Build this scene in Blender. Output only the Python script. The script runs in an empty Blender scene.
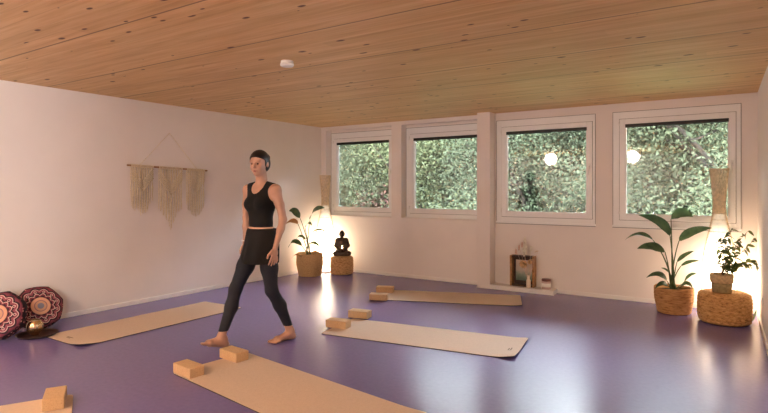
import bpy, math, random
import numpy as np
from mathutils import Vector, Matrix, noise
PI = math.pi
random.seed(7); rng = np.random.default_rng(7)
sc = bpy.context.scene
C = sc.collection
R = math.radians

# ------------------------------------------------------------------ camera
FPX = 536.0; CAMP = Vector((6.0, -7.2, 1.38)); YAW = math.atan2(350, 536)
cam = bpy.data.objects.new('camera', bpy.data.cameras.new('camera')); C.objects.link(cam)
cam.data.sensor_width = 36; cam.data.lens = FPX/768*36
cam.data.shift_y = -17.5/768
cam.data.clip_start = 0.02
cam.location = CAMP; cam.rotation_euler = (PI/2, 0, YAW)
sc.camera = cam
_c, _s = math.cos(YAW), math.sin(YAW)
def ray(px, py):
    u = (px-384)/FPX; v = -(py-189)/FPX
    return Vector((u*_c-_s, u*_s+_c, v))
def onY(px, py, y):
    d = ray(px, py); return CAMP + d*((y-CAMP.y)/d.y)
def onX(px, py, x):
    d = ray(px, py); return CAMP + d*((x-CAMP.x)/d.x)
def onZ(px, py, z):
    d = ray(px, py); return CAMP + d*((z-CAMP.z)/d.z)

# ------------------------------------------------------------------ materials
def srgb(r, g, b):
    f = lambda c: (c/255/12.92 if c/255 <= .04045 else ((c/255+.055)/1.055)**2.4)
    return (f(r), f(g), f(b), 1)
class N:
    def __init__(s, name):
        s.m = bpy.data.materials.new(name); s.m.use_nodes = True
        s.t = s.m.node_tree; s.t.nodes.clear()
        s.out = s.t.nodes.new('ShaderNodeOutputMaterial')
    def n(s, typ, **kw):
        nd = s.t.nodes.new('ShaderNode'+typ)
        for k, v in kw.items():
            if hasattr(nd, k) and k not in nd.inputs.keys(): setattr(nd, k, v)
            else: nd.inputs[k].default_value = v
        return nd
    def l(s, a, b): s.t.links.new(a, b)
    def math(s, op, a, b=None, c=None):
        nd = s.t.nodes.new('ShaderNodeMath'); nd.operation = op
        for i, v in enumerate((a, b, c)):
            if v is None: continue
            if isinstance(v, (int, float)): nd.inputs[i].default_value = v
            else: s.l(v, nd.inputs[i])
        return nd.outputs[0]
    def ramp(s, fac, stops, interp='LINEAR'):
        nd = s.t.nodes.new('ShaderNodeValToRGB'); cr = nd.color_ramp; cr.interpolation = interp
        while len(cr.elements) < len(stops): cr.elements.new(.5)
        for e, (p, c) in zip(cr.elements, stops): e.position = p; e.color = c if len(c) == 4 else (*c, 1)
        s.l(fac, nd.inputs[0]); return nd.outputs[0]
    def mix(s, fac, a, b, mode='MIX'):
        nd = s.t.nodes.new('ShaderNodeMix'); nd.data_type = 'RGBA'; nd.blend_type = mode
        for i, v in ((0, fac), (6, a), (7, b)):
            if isinstance(v, (int, float, tuple)): nd.inputs[i].default_value = v
            else: s.l(v, nd.inputs[i])
        return nd.outputs[2]
    def coords(s, scale=(1, 1, 1), kind='Object'):
        tc = s.t.nodes.new('ShaderNodeTexCoord'); mp = s.t.nodes.new('ShaderNodeMapping')
        s.l(tc.outputs[kind], mp.inputs[0]); mp.inputs['Scale'].default_value = scale
        return mp.outputs[0]
    def noise(s, vec, scale, detail=3, rough=.5, dist=0):
        nd = s.n('TexNoise', Scale=scale, Detail=detail, Roughness=rough, Distortion=dist); s.l(vec, nd.inputs['Vector']); return nd.outputs[0]
    def bump(s, h, strength=.3, dist=.01):
        nd = s.n('Bump', Strength=strength, Distance=dist); s.l(h, nd.inputs['Height']); return nd.outputs[0]
    def bsdf(s, color, rough=.5, metal=0., bump=None, **kw):
        b = s.t.nodes.new('ShaderNodeBsdfPrincipled')
        if isinstance(color, tuple): b.inputs['Base Color'].default_value = color
        else: s.l(color, b.inputs['Base Color'])
        if isinstance(rough, (int, float)): b.inputs['Roughness'].default_value = rough
        else: s.l(rough, b.inputs['Roughness'])
        b.inputs['Metallic'].default_value = metal
        if bump is not None: s.l(bump, b.inputs['Normal'])
        for k, v in kw.items(): b.inputs[k.replace('_', ' ')].default_value = v
        s.l(b.outputs[0], s.out.inputs[0]); return b
M = {}
def simple(name, col, rough=.5, metal=0., nscale=None, namt=.12, bstr=.0, bscale=60, **kw):
    n = N(name); co = n.coords()
    c = col
    if nscale:
        f = n.noise(co, nscale, 4)
        dk = tuple(v*(1-namt*2) for v in col[:3])+(1,); lt = tuple(min(1, v*(1+namt)) for v in col[:3])+(1,)
        c = n.ramp(f, [(.3, dk), (.7, lt)])
    bp = n.bump(n.noise(co, bscale, 3), bstr, .004) if bstr else None
    n.bsdf(c, rough, metal, bp, **kw); M[name] = n.m; return n.m

simple('wall', srgb(240, 231, 225), .85, nscale=3, namt=.012, bstr=.08, bscale=180)
simple('trim', srgb(240, 234, 229), .5, nscale=4, namt=.01)
simple('window_plastic', srgb(244, 243, 242), .35, nscale=5, namt=.01)
simple('shade_grey', srgb(128, 122, 120), .7, nscale=9, namt=.05)  # grey for the painted shadow lines on the windows
simple('blind_black', srgb(22, 22, 24), .5, nscale=9, namt=.05)
simple('white_plastic', srgb(230, 228, 225), .4, nscale=10, namt=.01)
simple('metal', srgb(190, 188, 186), .3, 1., nscale=20, namt=.03)
simple('rubber', srgb(34, 30, 34), .7, nscale=30, namt=.1)
simple('print', srgb(120, 92, 66), .7, nscale=30, namt=.1)
simple('soil', srgb(52, 38, 28), .95, nscale=40, namt=.3, bstr=.6)
simple('cane', srgb(228, 204, 168), .6, nscale=30, namt=.15)
simple('rope', srgb(244, 226, 196), .9, nscale=90, namt=.15)
simple('dowel', srgb(170, 122, 78), .6, nscale=25, namt=.15)
simple('stem_green', srgb(72, 92, 50), .5, nscale=20, namt=.15)
simple('stem_brown', srgb(104, 82, 56), .7, nscale=20, namt=.15)
simple('dry_leaf', srgb(150, 104, 66), .7, nscale=20, namt=.2)
simple('stone_dark', srgb(74, 54, 40), .5, nscale=25, namt=.3, bstr=.3)
simple('brass', srgb(226, 194, 150), .25, 1., nscale=20, namt=.06)
simple('tray_dark', srgb(58, 36, 30), .3, nscale=14, namt=.2)
simple('skin', srgb(192, 148, 126), .5, nscale=14, namt=.05, Subsurface_Weight=.0)
simple('black_cloth', srgb(9, 8, 9), .9, nscale=60, namt=.1, bstr=.1)
simple('navy_cloth', srgb(22, 25, 38), .75, nscale=60, namt=.1, bstr=.1)
simple('hair', srgb(26, 18, 16), .5, nscale=60, namt=.3, bstr=.4, bscale=90)
simple('pale_band', srgb(214, 170, 142), .7, nscale=60, namt=.05)
simple('lips', srgb(160, 88, 78), .45, nscale=60, namt=.05)
simple('eye', srgb(34, 24, 20), .2, nscale=60, namt=.05)
simple('gold_frame', srgb(176, 130, 80), .45, .3, nscale=30, namt=.25)
simple('dark_wood', srgb(70, 46, 32), .55, nscale=20, namt=.25)
simple('plume', srgb(250, 236, 220), .95, nscale=40, namt=.15)
simple('dusty_pink', srgb(236, 200, 184), .9, nscale=40, namt=.15)
simple('straw', srgb(226, 188, 140), .9, nscale=40, namt=.2)
simple('wax', srgb(236, 222, 204), .5, nscale=10, namt=.03)
simple('label_pink', srgb(206, 176, 168), .6, nscale=20, namt=.05)
simple('lid_pink', srgb(120, 74, 70), .4, nscale=20, namt=.1)
simple('bark', srgb(30, 26, 22), .9, 0., Specular_IOR_Level=.05, nscale=12, namt=.3, bstr=.6, bscale=20)
simple('grass', srgb(96, 120, 70), .95, nscale=2, namt=.3)
simple('clay', srgb(206, 176, 132), .85, nscale=40, namt=.15, bstr=.5, bscale=120)
simple('clay_band', srgb(160, 140, 98), .85, nscale=40, namt=.15, bstr=.5, bscale=120)

# purple resilient floor with a satin sheen
n = N('floor'); co = n.coords()
f1 = n.noise(co, 30, 4, .6); f2 = n.noise(co, .8, 2)
base = n.ramp(f1, [(.3, srgb(112, 101, 156)), (.7, srgb(119, 108, 164))])
mp = n.coords((1.0, 1.0, 1))
h = n.noise(mp, 45.0, 2)
rg = .26
n.bsdf(base, rg, 0, n.bump(h, .03, .002), Coat_Weight=.08, Coat_Roughness=.16, Specular_IOR_Level=.45); M['floor'] = n.m

# knotty spruce ceiling panels
n = N('ceiling'); tc = n.t.nodes.new('ShaderNodeTexCoord'); sep = n.t.nodes.new('ShaderNodeSeparateXYZ')
n.l(tc.outputs['Object'], sep.inputs[0]); X, Y, Z = sep.outputs
py_ = n.math('DIVIDE', n.math('ADD', Y, 2.08+20*.785), .785)
pan = n.math('FLOOR', py_); fr = n.math('FRACT', py_)
lam = n.math('FLOOR', n.math('MULTIPLY', py_, 6))
wn = n.t.nodes.new('ShaderNodeTexWhiteNoise'); wn.noise_dimensions = '2D'
cmb0 = n.t.nodes.new('ShaderNodeCombineXYZ')
wnl = n.t.nodes.new('ShaderNodeTexWhiteNoise'); wnl.noise_dimensions = '1D'; n.l(lam, wnl.inputs['W'])
xo = n.math('MULTIPLY_ADD', wnl.outputs[0], 9.0, X)
seg = n.math('FLOOR', n.math('DIVIDE', xo, 3.4))
n.l(lam, cmb0.inputs[0]); n.l(seg, cmb0.inputs[1]); n.l(cmb0.outputs[0], wn.inputs['Vector'])
tone = wn.outputs[0]
cmb = n.t.nodes.new('ShaderNodeCombineXYZ'); n.l(n.math('MULTIPLY', xo, .55), cmb.inputs[0]); n.l(n.math('MULTIPLY', Y, 9.), cmb.inputs[1]); n.l(lam, cmb.inputs[2])
gr = n.noise(cmb.outputs[0], 2.2, 5, .6, .4)
col = n.ramp(gr, [(.25, srgb(200, 154, 98)), (.48, srgb(222, 180, 122)), (.75, srgb(238, 202, 148))])
tn = n.ramp(tone, [(0, (.91, .89, .87, 1)), (1, (1.0, 1.0, 1.0, 1))])
col = n.mix(1.0, col, tn, 'MULTIPLY')
vo = n.t.nodes.new('ShaderNodeTexVoronoi'); vo.feature = 'F1'; vo.voronoi_dimensions = '2D'; vo.inputs['Scale'].default_value = 1
cm2 = n.t.nodes.new('ShaderNodeCombineXYZ'); n.l(n.math('MULTIPLY', xo, 2.3), cm2.inputs[0]); n.l(n.math('MULTIPLY', Y, 5.2), cm2.inputs[1])
n.l(cm2.outputs[0], vo.inputs['Vector'])
sp = n.t.nodes.new('ShaderNodeSeparateColor'); n.l(vo.outputs['Color'], sp.inputs[0])
size = n.math('MULTIPLY', n.math('MAXIMUM', n.math('SUBTRACT', sp.outputs[0], .35), 0.0), .155)
kd = n.math('DIVIDE', vo.outputs['Distance'], n.math('ADD', size, .0005))
kn = n.ramp(kd, [(.55, (1, 1, 1, 1)), (.95, (0, 0, 0, 1))])
halo = n.ramp(kd, [(.8, (.5, .5, .5, 1)), (1.0, (0, 0, 0, 1))])
col = n.mix(halo, col, srgb(150, 92, 48))
col = n.mix(n.math('MULTIPLY', kn, n.math('GREATER_THAN', size, .012)), col, srgb(92, 54, 28))
jn = n.ramp(n.math('MINIMUM', fr, n.math('SUBTRACT', 1., fr)), [(.005, (1, 1, 1, 1)), (.010, (0, 0, 0, 1))])
col = n.mix(n.math('MULTIPLY', jn, .8), col, srgb(96, 58, 34))
ln_ = n.math('FRACT', n.math('MULTIPLY', py_, 6))
lj = n.ramp(n.math('MINIMUM', ln_, n.math('SUBTRACT', 1., ln_)), [(.008, (.22, .22, .22, 1)), (.02, (0, 0, 0, 1))])
col = n.mix(lj, col, srgb(120, 76, 44))
n.bsdf(col, .55, 0, n.bump(gr, .08, .003)); M['ceiling'] = n.m

# cork
def cork(name, a, b, d):
    n = N(name); co = n.coords()
    f = n.noise(co, 70, 5, .7); v = n.t.nodes.new('ShaderNodeTexVoronoi'); v.inputs['Scale'].default_value = 160; n.l(co, v.inputs['Vector'])
    c = n.ramp(f, [(.3, a), (.7, b)])
    fl = n.noise(co, 210, 2); c = n.mix(n.ramp(fl, [(.62, (0, 0, 0, 1)), (.7, (.7, .7, .7, 1))]), c, d)
    n.bsdf(c, .85, 0, n.bump(v.outputs['Distance'], .15, .002)); M[name] = n.m
cork('cork_mat', srgb(206, 182, 160), srgb(217, 194, 173), srgb(188, 160, 136))
cork('cork_block', srgb(196, 160, 120), srgb(212, 178, 138), srgb(150, 112, 76))

# woven fibre
def woven(name, a, b, d, rings, around):
    n = N(name); tc = n.t.nodes.new('ShaderNodeTexCoord'); sep = n.t.nodes.new('ShaderNodeSeparateXYZ'); n.l(tc.outputs['Object'], sep.inputs[0])
    th = n.math('ARCTAN2', sep.outputs[1], sep.outputs[0])
    cb = n.t.nodes.new('ShaderNodeCombineXYZ'); n.l(n.math('MULTIPLY', th, around), cb.inputs[0]); n.l(n.math('MULTIPLY', sep.outputs[2], rings), cb.inputs[1])
    n.l(n.math('MULTIPLY', n.math('SQRT', n.math('ADD', n.math('MULTIPLY', sep.outputs[0], sep.outputs[0]), n.math('MULTIPLY', sep.outputs[1], sep.outputs[1]))), rings), cb.inputs[2])
    f = n.noise(cb.outputs[0], 1.0, 3, .6)
    c = n.ramp(f, [(.28, d), (.45, a), (.7, b)])
    n.bsdf(c, .85, 0, n.bump(f, .7, .008)); M[name] = n.m
woven('seagrass', srgb(190, 148, 100), srgb(214, 176, 126), srgb(126, 88, 52), 55, 5)
woven('hyacinth', srgb(196, 146, 88), srgb(220, 176, 116), srgb(120, 78, 42), 60, 7)
woven('basket', srgb(192, 156, 110), srgb(216, 184, 138), srgb(140, 104, 66), 90, 26)
woven('jute', srgb(186, 136, 84), srgb(208, 162, 108), srgb(122, 80, 44), 70, 3)

# leaves
def leafmat(name, a, b, rough=.35, trans=.3, spec=.5):
    n = N(name); co = n.coords(); f = n.noise(co, 14, 3)
    c = n.ramp(f, [(.3, a), (.7, b)])
    p = n.t.nodes.new('ShaderNodeBsdfPrincipled'); n.l(c, p.inputs['Base Color']); p.inputs['Roughness'].default_value = rough; p.inputs['Specular IOR Level'].default_value = spec
    t = n.t.nodes.new('ShaderNodeBsdfTranslucent'); n.l(c, t.inputs[0])
    mx = n.t.nodes.new('ShaderNodeMixShader'); mx.inputs[0].default_value = trans
    n.l(p.outputs[0], mx.inputs[1]); n.l(t.outputs[0], mx.inputs[2]); n.l(mx.outputs[0], n.out.inputs[0]); M[name] = n.m
leafmat('leaf_dark', srgb(50, 74, 50), srgb(84, 106, 70), .28, .35)
leafmat('leaf_small', srgb(84, 98, 56), srgb(118, 128, 74), .4, .55)
leafmat('leaf_tan', srgb(150, 100, 60), srgb(176, 128, 80), .6, .3)
for i, (a, b) in enumerate([((44, 49, 36), (60, 64, 47)), ((51, 55, 37), (66, 70, 49)), ((40, 46, 34), (56, 61, 46)), ((84, 58, 53), (100, 72, 65))]):
    leafmat('tree_leaf_%d' % i, srgb(*a), srgb(*b), .8, .45, .05)

# glass
n = N('glass')
tr = n.t.nodes.new('ShaderNodeBsdfTransparent'); tr.inputs[0].default_value = (.96, .98, .97, 1)
gl = n.t.nodes.new('ShaderNodeBsdfGlossy'); gl.inputs['Roughness'].default_value = .03
lw = n.t.nodes.new('ShaderNodeFresnel'); lw.inputs[0].default_value = 1.6
mx = n.t.nodes.new('ShaderNodeMixShader'); n.l(lw.outputs[0], mx.inputs[0]); n.l(tr.outputs[0], mx.inputs[1]); n.l(gl.outputs[0], mx.inputs[2]); n.l(mx.outputs[0], n.out.inputs[0]); M['glass'] = n.m

def emis(name, col, st):
    n = N(name); e = n.t.nodes.new('ShaderNodeEmission'); e.inputs[0].default_value = col; e.inputs[1].default_value = st
    n.l(e.outputs[0], n.out.inputs[0]); M[name] = n.m
WARM = (1.0, .66, .36, 1)
# glowing paper liner of the floor lamps (a bulb low inside: brightest around z = .45)
n = N('lamp_paper'); tc = n.t.nodes.new('ShaderNodeTexCoord'); sep = n.t.nodes.new('ShaderNodeSeparateXYZ'); n.l(tc.outputs['Object'], sep.inputs[0])
st = n.ramp(sep.outputs[2], [(.0, (.55,)*3), (.3, (1,)*3), (.5, (1,)*3), (.8, (.38,)*3), (1.0, (.10,)*3)])
e = n.t.nodes.new('ShaderNodeEmission'); e.inputs[0].default_value = (1, .79, .56, 1)
n.l(n.math('MULTIPLY', st, 8.0), e.inputs[1]); n.l(e.outputs[0], n.out.inputs[0]); M['lamp_paper'] = n.m
emis('ceiling_lamp_glass', (1, .80, .62, 1), 62)
emis('flame', (1, .75, .4, 1), 12)

# mandala cushions
n = N('mandala'); tc = n.t.nodes.new('ShaderNodeTexCoord'); sep = n.t.nodes.new('ShaderNodeSeparateXYZ'); n.l(tc.outputs['Object'], sep.inputs[0])
x, y = sep.outputs[0], sep.outputs[1]
r = n.math('MULTIPLY', n.math('SQRT', n.math('ADD', n.math('MULTIPLY', x, x), n.math('MULTIPLY', y, y))), 1/.22)
th = n.math('ARCTAN2', y, x)
pt = n.math('ABSOLUTE', n.math('COSINE', n.math('MULTIPLY', th, 6)))
pt2 = n.math('ABSOLUTE', n.math('SINE', n.math('MULTIPLY', th, 6)))
rr = n.math('SUBTRACT', r, n.math('MULTIPLY', pt, .10))
rings = n.ramp(r, [(0, srgb(126, 124, 140)), (.13, srgb(200, 150, 120)), (.22, srgb(150, 110, 110)), (.26, srgb(214, 160, 130)), (.36, srgb(206, 150, 124)), (.39, srgb(60, 26, 40))], 'CONSTANT')
pet = n.ramp(rr, [(0, srgb(56, 26, 38)), (.38, srgb(128, 58, 70)), (.45, srgb(212, 176, 166)), (.485, srgb(56, 26, 38)), (.57, srgb(140, 72, 84)), (.67, srgb(214, 178, 170)), (.70, srgb(58, 26, 40)), (.77, srgb(128, 56, 70)), (.88, srgb(146, 76, 86))], 'CONSTANT')
col = n.mix(n.math('GREATER_THAN', r, .41), rings, pet)
dotd = n.math('ADD', n.math('POWER', n.math('SUBTRACT', r, .66), 2.0), n.math('POWER', n.math('MULTIPLY', pt2, .14), 2.0))
wh = n.math('MULTIPLY', n.math('LESS_THAN', n.math('ABSOLUTE', n.math('SUBTRACT', dotd, .0028)), .0012), 1.0)
col = n.mix(wh, col, srgb(226, 190, 182))
edge = n.math('GREATER_THAN', r, .93); col = n.mix(edge, col, srgb(80, 36, 50))
n.bsdf(col, .9); M['mandala'] = n.m
n = N('mandala_side'); co = n.coords()
v = n.t.nodes.new('ShaderNodeTexVoronoi'); v.inputs['Scale'].default_value = 34; n.l(co, v.inputs['Vector'])
col = n.ramp(v.outputs['Distance'], [(0, srgb(214, 160, 150)), (.18, srgb(132, 52, 66)), (.36, srgb(36, 18, 28))], 'CONSTANT')
n.bsdf(col, .9); M['mandala_side'] = n.m
# little botanical print: cream paper, green wash at the bottom
n = N('print_art'); tc = n.t.nodes.new('ShaderNodeTexCoord'); sep = n.t.nodes.new('ShaderNodeSeparateXYZ'); n.l(tc.outputs['Object'], sep.inputs[0])
f = n.noise(n.coords(), 16, 3)
hgt = n.math('ADD', sep.outputs[2], n.math('MULTIPLY', f, .12))
col = n.ramp(hgt, [(.12, srgb(92, 118, 100)), (.20, srgb(150, 166, 146)), (.26, srgb(206, 196, 180)), (.4, srgb(216, 200, 182))])
n.bsdf(col, .5); M['print_art'] = n.m

# ------------------------------------------------------------------ helpers
class MB:
    def __init__(s): s.v = []; s.f = []; s.sm = []
    def add(s, vs, fs, smooth=False):
        o = len(s.v); s.v += [tuple(v) for v in vs]; s.f += [tuple(i+o for i in f) for f in fs]; s.sm += [smooth]*len(fs); return s
    def box(s, x0, x1, y0, y1, z0, z1):
        vs = [(x, y, z) for x in (x0, x1) for y in (y0, y1) for z in (z0, z1)]
        return s.add(vs, [(0, 1, 3, 2), (4, 6, 7, 5), (0, 4, 5, 1), (2, 3, 7, 6), (0, 2, 6, 4), (1, 5, 7, 3)])
    def tube(s, pts, rad, seg=8, cap=True):
        pts = [Vector(p) for p in pts]; n = len(pts)
        rad = rad if isinstance(rad, (list, tuple)) else [rad]*n
        vs = []; up = None
        for i, p in enumerate(pts):
            t = (pts[min(i+1, n-1)]-pts[max(i-1, 0)]).normalized()
            if up is None:
                up = Vector((0, 0, 1)) if abs(t.z) < .9 else Vector((1, 0, 0))
            a = t.cross(up).normalized(); b = t.cross(a).normalized(); up = -b if up.dot(-b) > 0 else b
            a = t.cross(up).normalized(); b = a.cross(t).normalized()
            for k in range(seg):
                q = 2*PI*k/seg; vs.append(p+(a*math.cos(q)+b*math.sin(q))*rad[i])
        fs = [(i*seg+k, i*seg+(k+1) % seg, (i+1)*seg+(k+1) % seg, (i+1)*seg+k) for i in range(n-1) for k in range(seg)]
        if cap: fs += [tuple(range(seg))[::-1], tuple((n-1)*seg+k for k in range(seg))]
        return s.add(vs, fs, True)
    def ring(s, c, R0, r, seg=48, ms=6, ry=None):
        pts = []; ry = ry or R0
        vs = []; fs = []
        for i in range(seg):
            q = 2*PI*i/seg; cx, cy = math.cos(q), math.sin(q)
            for k in range(ms):
                w = 2*PI*k/ms; vs.append((c[0]+cx*(R0+r*math.cos(w)), c[1]+cy*(ry+r*math.cos(w)), c[2]+r*math.sin(w)))
        for i in range(seg):
            for k in range(ms):
                fs.append((i*ms+k, ((i+1) % seg)*ms+k, ((i+1) % seg)*ms+(k+1) % ms, i*ms+(k+1) % ms))
        return s.add(vs, fs, True)
    def lathe(s, prof, seg=48, wob=None, c=(0, 0, 0)):
        vs = []; fs = []; n = len(prof)
        for i, (r, z) in enumerate(prof):
            for k in range(seg):
                q = 2*PI*k/seg; rr, zz = r, z
                if wob: rr, zz = wob(r, z, q, i)
                vs.append((c[0]+rr*math.cos(q), c[1]+rr*math.sin(q), c[2]+zz))
        for i in range(n-1):
            for k in range(seg):
                fs.append((i*seg+k, i*seg+(k+1) % seg, (i+1)*seg+(k+1) % seg, (i+1)*seg+k))
        if prof[0][0] > 1e-6: fs.append(tuple(range(seg))[::-1])
        if prof[-1][0] > 1e-6: fs.append(tuple((n-1)*seg+k for k in range(seg)))
        return s.add(vs, fs, True)
    def build(s, name, mat, parent=None, bevel=0):
        me = bpy.data.meshes.new(name); me.from_pydata(s.v, [], s.f); me.update()
        me.polygons.foreach_set('use_smooth', s.sm)
        o = bpy.data.objects.new(name, me); C.objects.link(o)
        me.materials.append(M[mat] if isinstance(mat, str) else mat)
        if parent: o.parent = parent
        if bevel:
            b = o.modifiers.new('bevel', 'BEVEL'); b.width = bevel; b.segments = 2; b.limit_method = 'ANGLE'
        return o
def tag(o, label=None, cat=None, group=None, kind=None):
    if label: o['label'] = label
    if cat: o['category'] = cat
    if group: o['group'] = group
    if kind: o['kind'] = kind
    return o
def thing(name, label, cat, loc=(0, 0, 0), rz=0, group=None):
    o = bpy.data.objects.new(name, None); C.objects.link(o); o.location = loc; o.rotation_euler = (0, 0, rz); o.empty_display_size = .1
    return tag(o, label, cat, group)
def struct(name, mb, mat, bevel=0):
    return tag(mb.build(name, mat, None, bevel), kind='structure')
def copy_tree(o, parent=None):
    c = o.copy(); C.objects.link(c)
    if parent: c.parent = parent
    for ch in list(o.children): copy_tree(ch, c)
    return c

# ------------------------------------------------------------------ room
CEIL = 2.446; YR = -10.7
def rwx(y): return 6.218 - y*.017            # right wall leans away by a degree
struct('floor', MB().add([(-.2, YR-.2, 0), (6.7, YR-.2, 0), (6.7, .3, 0), (-.2, .3, 0), (-.2, YR-.2, -.2), (6.7, YR-.2, -.2), (6.7, .3, -.2), (-.2, .3, -.2)],
    [(0, 1, 2, 3), (7, 6, 5, 4), (0, 4, 5, 1), (1, 5, 6, 2), (2, 6, 7, 3), (3, 7, 4, 0)]), 'floor')
struct('ceiling', MB().box(-.25, 6.75, YR-.25, .32, CEIL, CEIL+.25), 'ceiling')
struct('wall_left', MB().box(-.2, 0, YR, .3, 0, CEIL), 'wall')
def rwseg(w, ya, yb, za, zb):
    w.add([(rwx(ya), ya, za), (rwx(yb), yb, za), (rwx(yb)+.2, yb, za), (rwx(ya)+.2, ya, za), (rwx(ya), ya, zb), (rwx(yb), yb, zb), (rwx(yb)+.2, yb, zb), (rwx(ya)+.2, ya, zb)],
    [(3, 2, 1, 0), (4, 5, 6, 7), (0, 1, 5, 4), (1, 2, 6, 5), (2, 3, 7, 6), (3, 0, 4, 7)])
w = MB()
for ya, yb, za, zb in ((.3, -8.45, 0, CEIL), (-8.45, -9.55, 0, .80), (-8.45, -9.55, 2.25, CEIL), (-9.55, YR, 0, CEIL)): rwseg(w, ya, yb, za, zb)  # leaves an opening for the added fill window
struct('wall_right', w, 'wall')
struct('wall_rear', MB().box(-.2, 6.6, YR-.2, YR, 0, CEIL), 'wall')
# back wall with four openings: (x0, x1, z0, z1)
holes = [(.10, 1.44, .93, 2.39), (1.623, 2.985, .93, 2.39), (3.20, 4.52, .92, 2.335), (4.73, 6.066, .92, 2.335)]
w = MB(); xs = [0]+[v for h in holes for v in h[:2]]+[6.30]
for i in range(0, len(xs), 2): w.box(xs[i], xs[i+1], 0, .3, 0, CEIL)
for x0, x1, z0, z1 in holes: w.box(x0, x1, 0, .3, 0, z0); w.box(x0, x1, 0, .3, z1, CEIL)
struct('wall_back', w, 'wall')
struct('trim_pillar', MB().box(2.985, 3.175, -.20, 0, 0, CEIL), 'wall', .003)
struct('trim_ledge', MB().box(3.175, 4.045, -.20, 0, 0, .06), 'trim', .003)
struct('baseboard_left', MB().box(0, .014, YR, 0, 0, .05), 'trim', .003)
struct('baseboard_back', MB().box(.014, 2.985, -.014, 0, 0, .05).box(4.045, 6.21, -.014, 0, 0, .05), 'trim', .003)
w = MB()
w.add([(rwx(0), 0, 0), (rwx(0)-.014, 0, 0), (rwx(YR)-.014, YR, 0), (rwx(YR), YR, 0), (rwx(0), 0, .05), (rwx(0)-.014, 0, .05), (rwx(YR)-.014, YR, .05), (rwx(YR), YR, .05)],
    [(0, 1, 2, 3), (7, 6, 5, 4), (1, 5, 6, 2), (0, 3, 7, 4), (0, 4, 5, 1), (2, 6, 7, 3)])
struct('baseboard_right', w, 'trim')

def frame_mb(x0, x1, z0, z1, wd, y0, y1):
    return MB().box(x0, x0+wd, y0, y1, z0, z1).box(x1-wd, x1, y0, y1, z0, z1).box(x0+wd, x1-wd, y0, y1, z1-wd, z1).box(x0+wd, x1-wd, y0, y1, z0, z0+wd)
def window(k, x0, x1, z0, z1, gx0, gx1, gz0, gz1, y):
    root = bpy.data.objects.new('window_%d' % k, None); C.objects.link(root); root.location = ((x0+x1)/2, y, z0); root['kind'] = 'structure'
    ox, oy, oz = root.location
    X0, X1, Z0, Z1 = x0-ox, x1-ox, z0-oz, z1-oz; a0, a1, b0, b1 = gx0-ox, gx1-ox, gz0-oz, gz1-oz
    wd = .062
    s0, s1, t0, t1 = a0-wd, a1+wd, b0-wd, b1+wd
    MB().box(X0, s0, -.012, .07, Z0, Z1).box(s1, X1, -.012, .07, Z0, Z1).box(s0, s1, -.012, .07, t1, Z1).box(s0, s1, -.012, .07, Z0, t0).build('window_frame', 'window_plastic', root, .004)
    frame_mb(s0-.003, s1+.003, t0-.003, t1+.003, wd+.003, -.030, .05).build('sash', 'window_plastic', root, .006)
    # glazing bead, slightly stepped in
    frame_mb(a0, a1, b0, b1, .012, -.018, .04).build('glazing_bead', 'window_plastic', root, .003)
    MB().box(a0+.006, a1-.006, .034, .038, b0+.006, b1-.006).build('pane', 'glass', root)
    MB().box(a0, a1, -.026, .012, b1-.042, b1).build('blind_rail', 'blind_black', root, .003)
    MB().box(X0-.004, X1+.004 if k != 2 else X1, -.035, .0, Z0-.014, Z0+.012).build('sill_strip', 'window_plastic', root, .004)
    frame_mb(s0-.008, s1+.008, t0-.008, t1+.008, .006, -.0135, -.004).build('groove_shade', 'shade_grey', root)  # thin grey ring painting the shadow groove around the sash
    frame_mb(X0-.003, X1+.003 if k != 2 else X1, Z0-.003, Z1+.004, .005, -.0125 if k > 2 else -.014, -.006).build('groove_shade', 'shade_grey', root)  # painted shadow line around the outer frame
    MB().box(X0-.004, X1+.004 if k != 2 else X1, -.030, -.0005, Z0-.021, Z0-.0142).build('sill_shade_strip', 'shade_grey', root)  # dark strip painting the shade line beneath the sill
    hx = a1+wd*.5; hz = (b0+b1)/2-.04+.09
    hb = MB().box(hx-.014, hx+.014, -.040, -.030, hz-.035, hz+.035).build('handle_plate', 'white_plastic', root, .004)
    g = MB().tube([(hx, -.036, hz), (hx, -.075, hz), (hx, -.080, hz-.02), (hx, -.080, hz-.115)], [.008, .008, .009, .007], 8)
    g.build('handle', 'white_plastic', hb)
    for zz in (b0+.0, b1-.02):
        MB().tube([(s0-.004, -.036, zz), (s0-.004, -.036, zz+.05)], .008, 8).build('hinge', 'white_plastic', root)
window(1, .10, 1.44, .93, 2.345, .23, 1.31, 1.063, 2.18, .16)
window(2, 1.625, 2.983, .93, 2.345, 1.765, 2.845, 1.063, 2.18, .16)
window(3, 3.20, 4.52, .92, 2.335, 3.345, 4.42, 1.062, 2.175, .0)
window(4, 4.73, 6.066, .92, 2.335, 4.874, 5.952, 1.062, 2.18, .0)
# unseen side window, added behind the camera for daylight fill
root = bpy.data.objects.new('window_5', None); C.objects.link(root); root.location = (rwx(-9)+.06, -9.0, .80); root['kind'] = 'structure'
g = MB()
for ya, yb, za, zb in ((-.55, .55, 0, .07), (-.55, .55, 1.38, 1.45), (-.55, -.48, .07, 1.38), (.48, .55, .07, 1.38), (-.035, .035, .07, 1.38)): g.box(0, .07, ya, yb, za, zb)
g.build('window_frame', 'window_plastic', root, .004)
for ya, yb in ((-.48, -.035), (.035, .48)): MB().box(.03, .036, ya, yb, .07, 1.38).build('pane', 'glass', root)
# closing strip above the recessed frames
struct('trim_1', MB().box(.10, 1.44, .16, .3, 2.345, 2.39).box(1.623, 2.985, .16, .3, 2.345, 2.39), 'wall')

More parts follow.
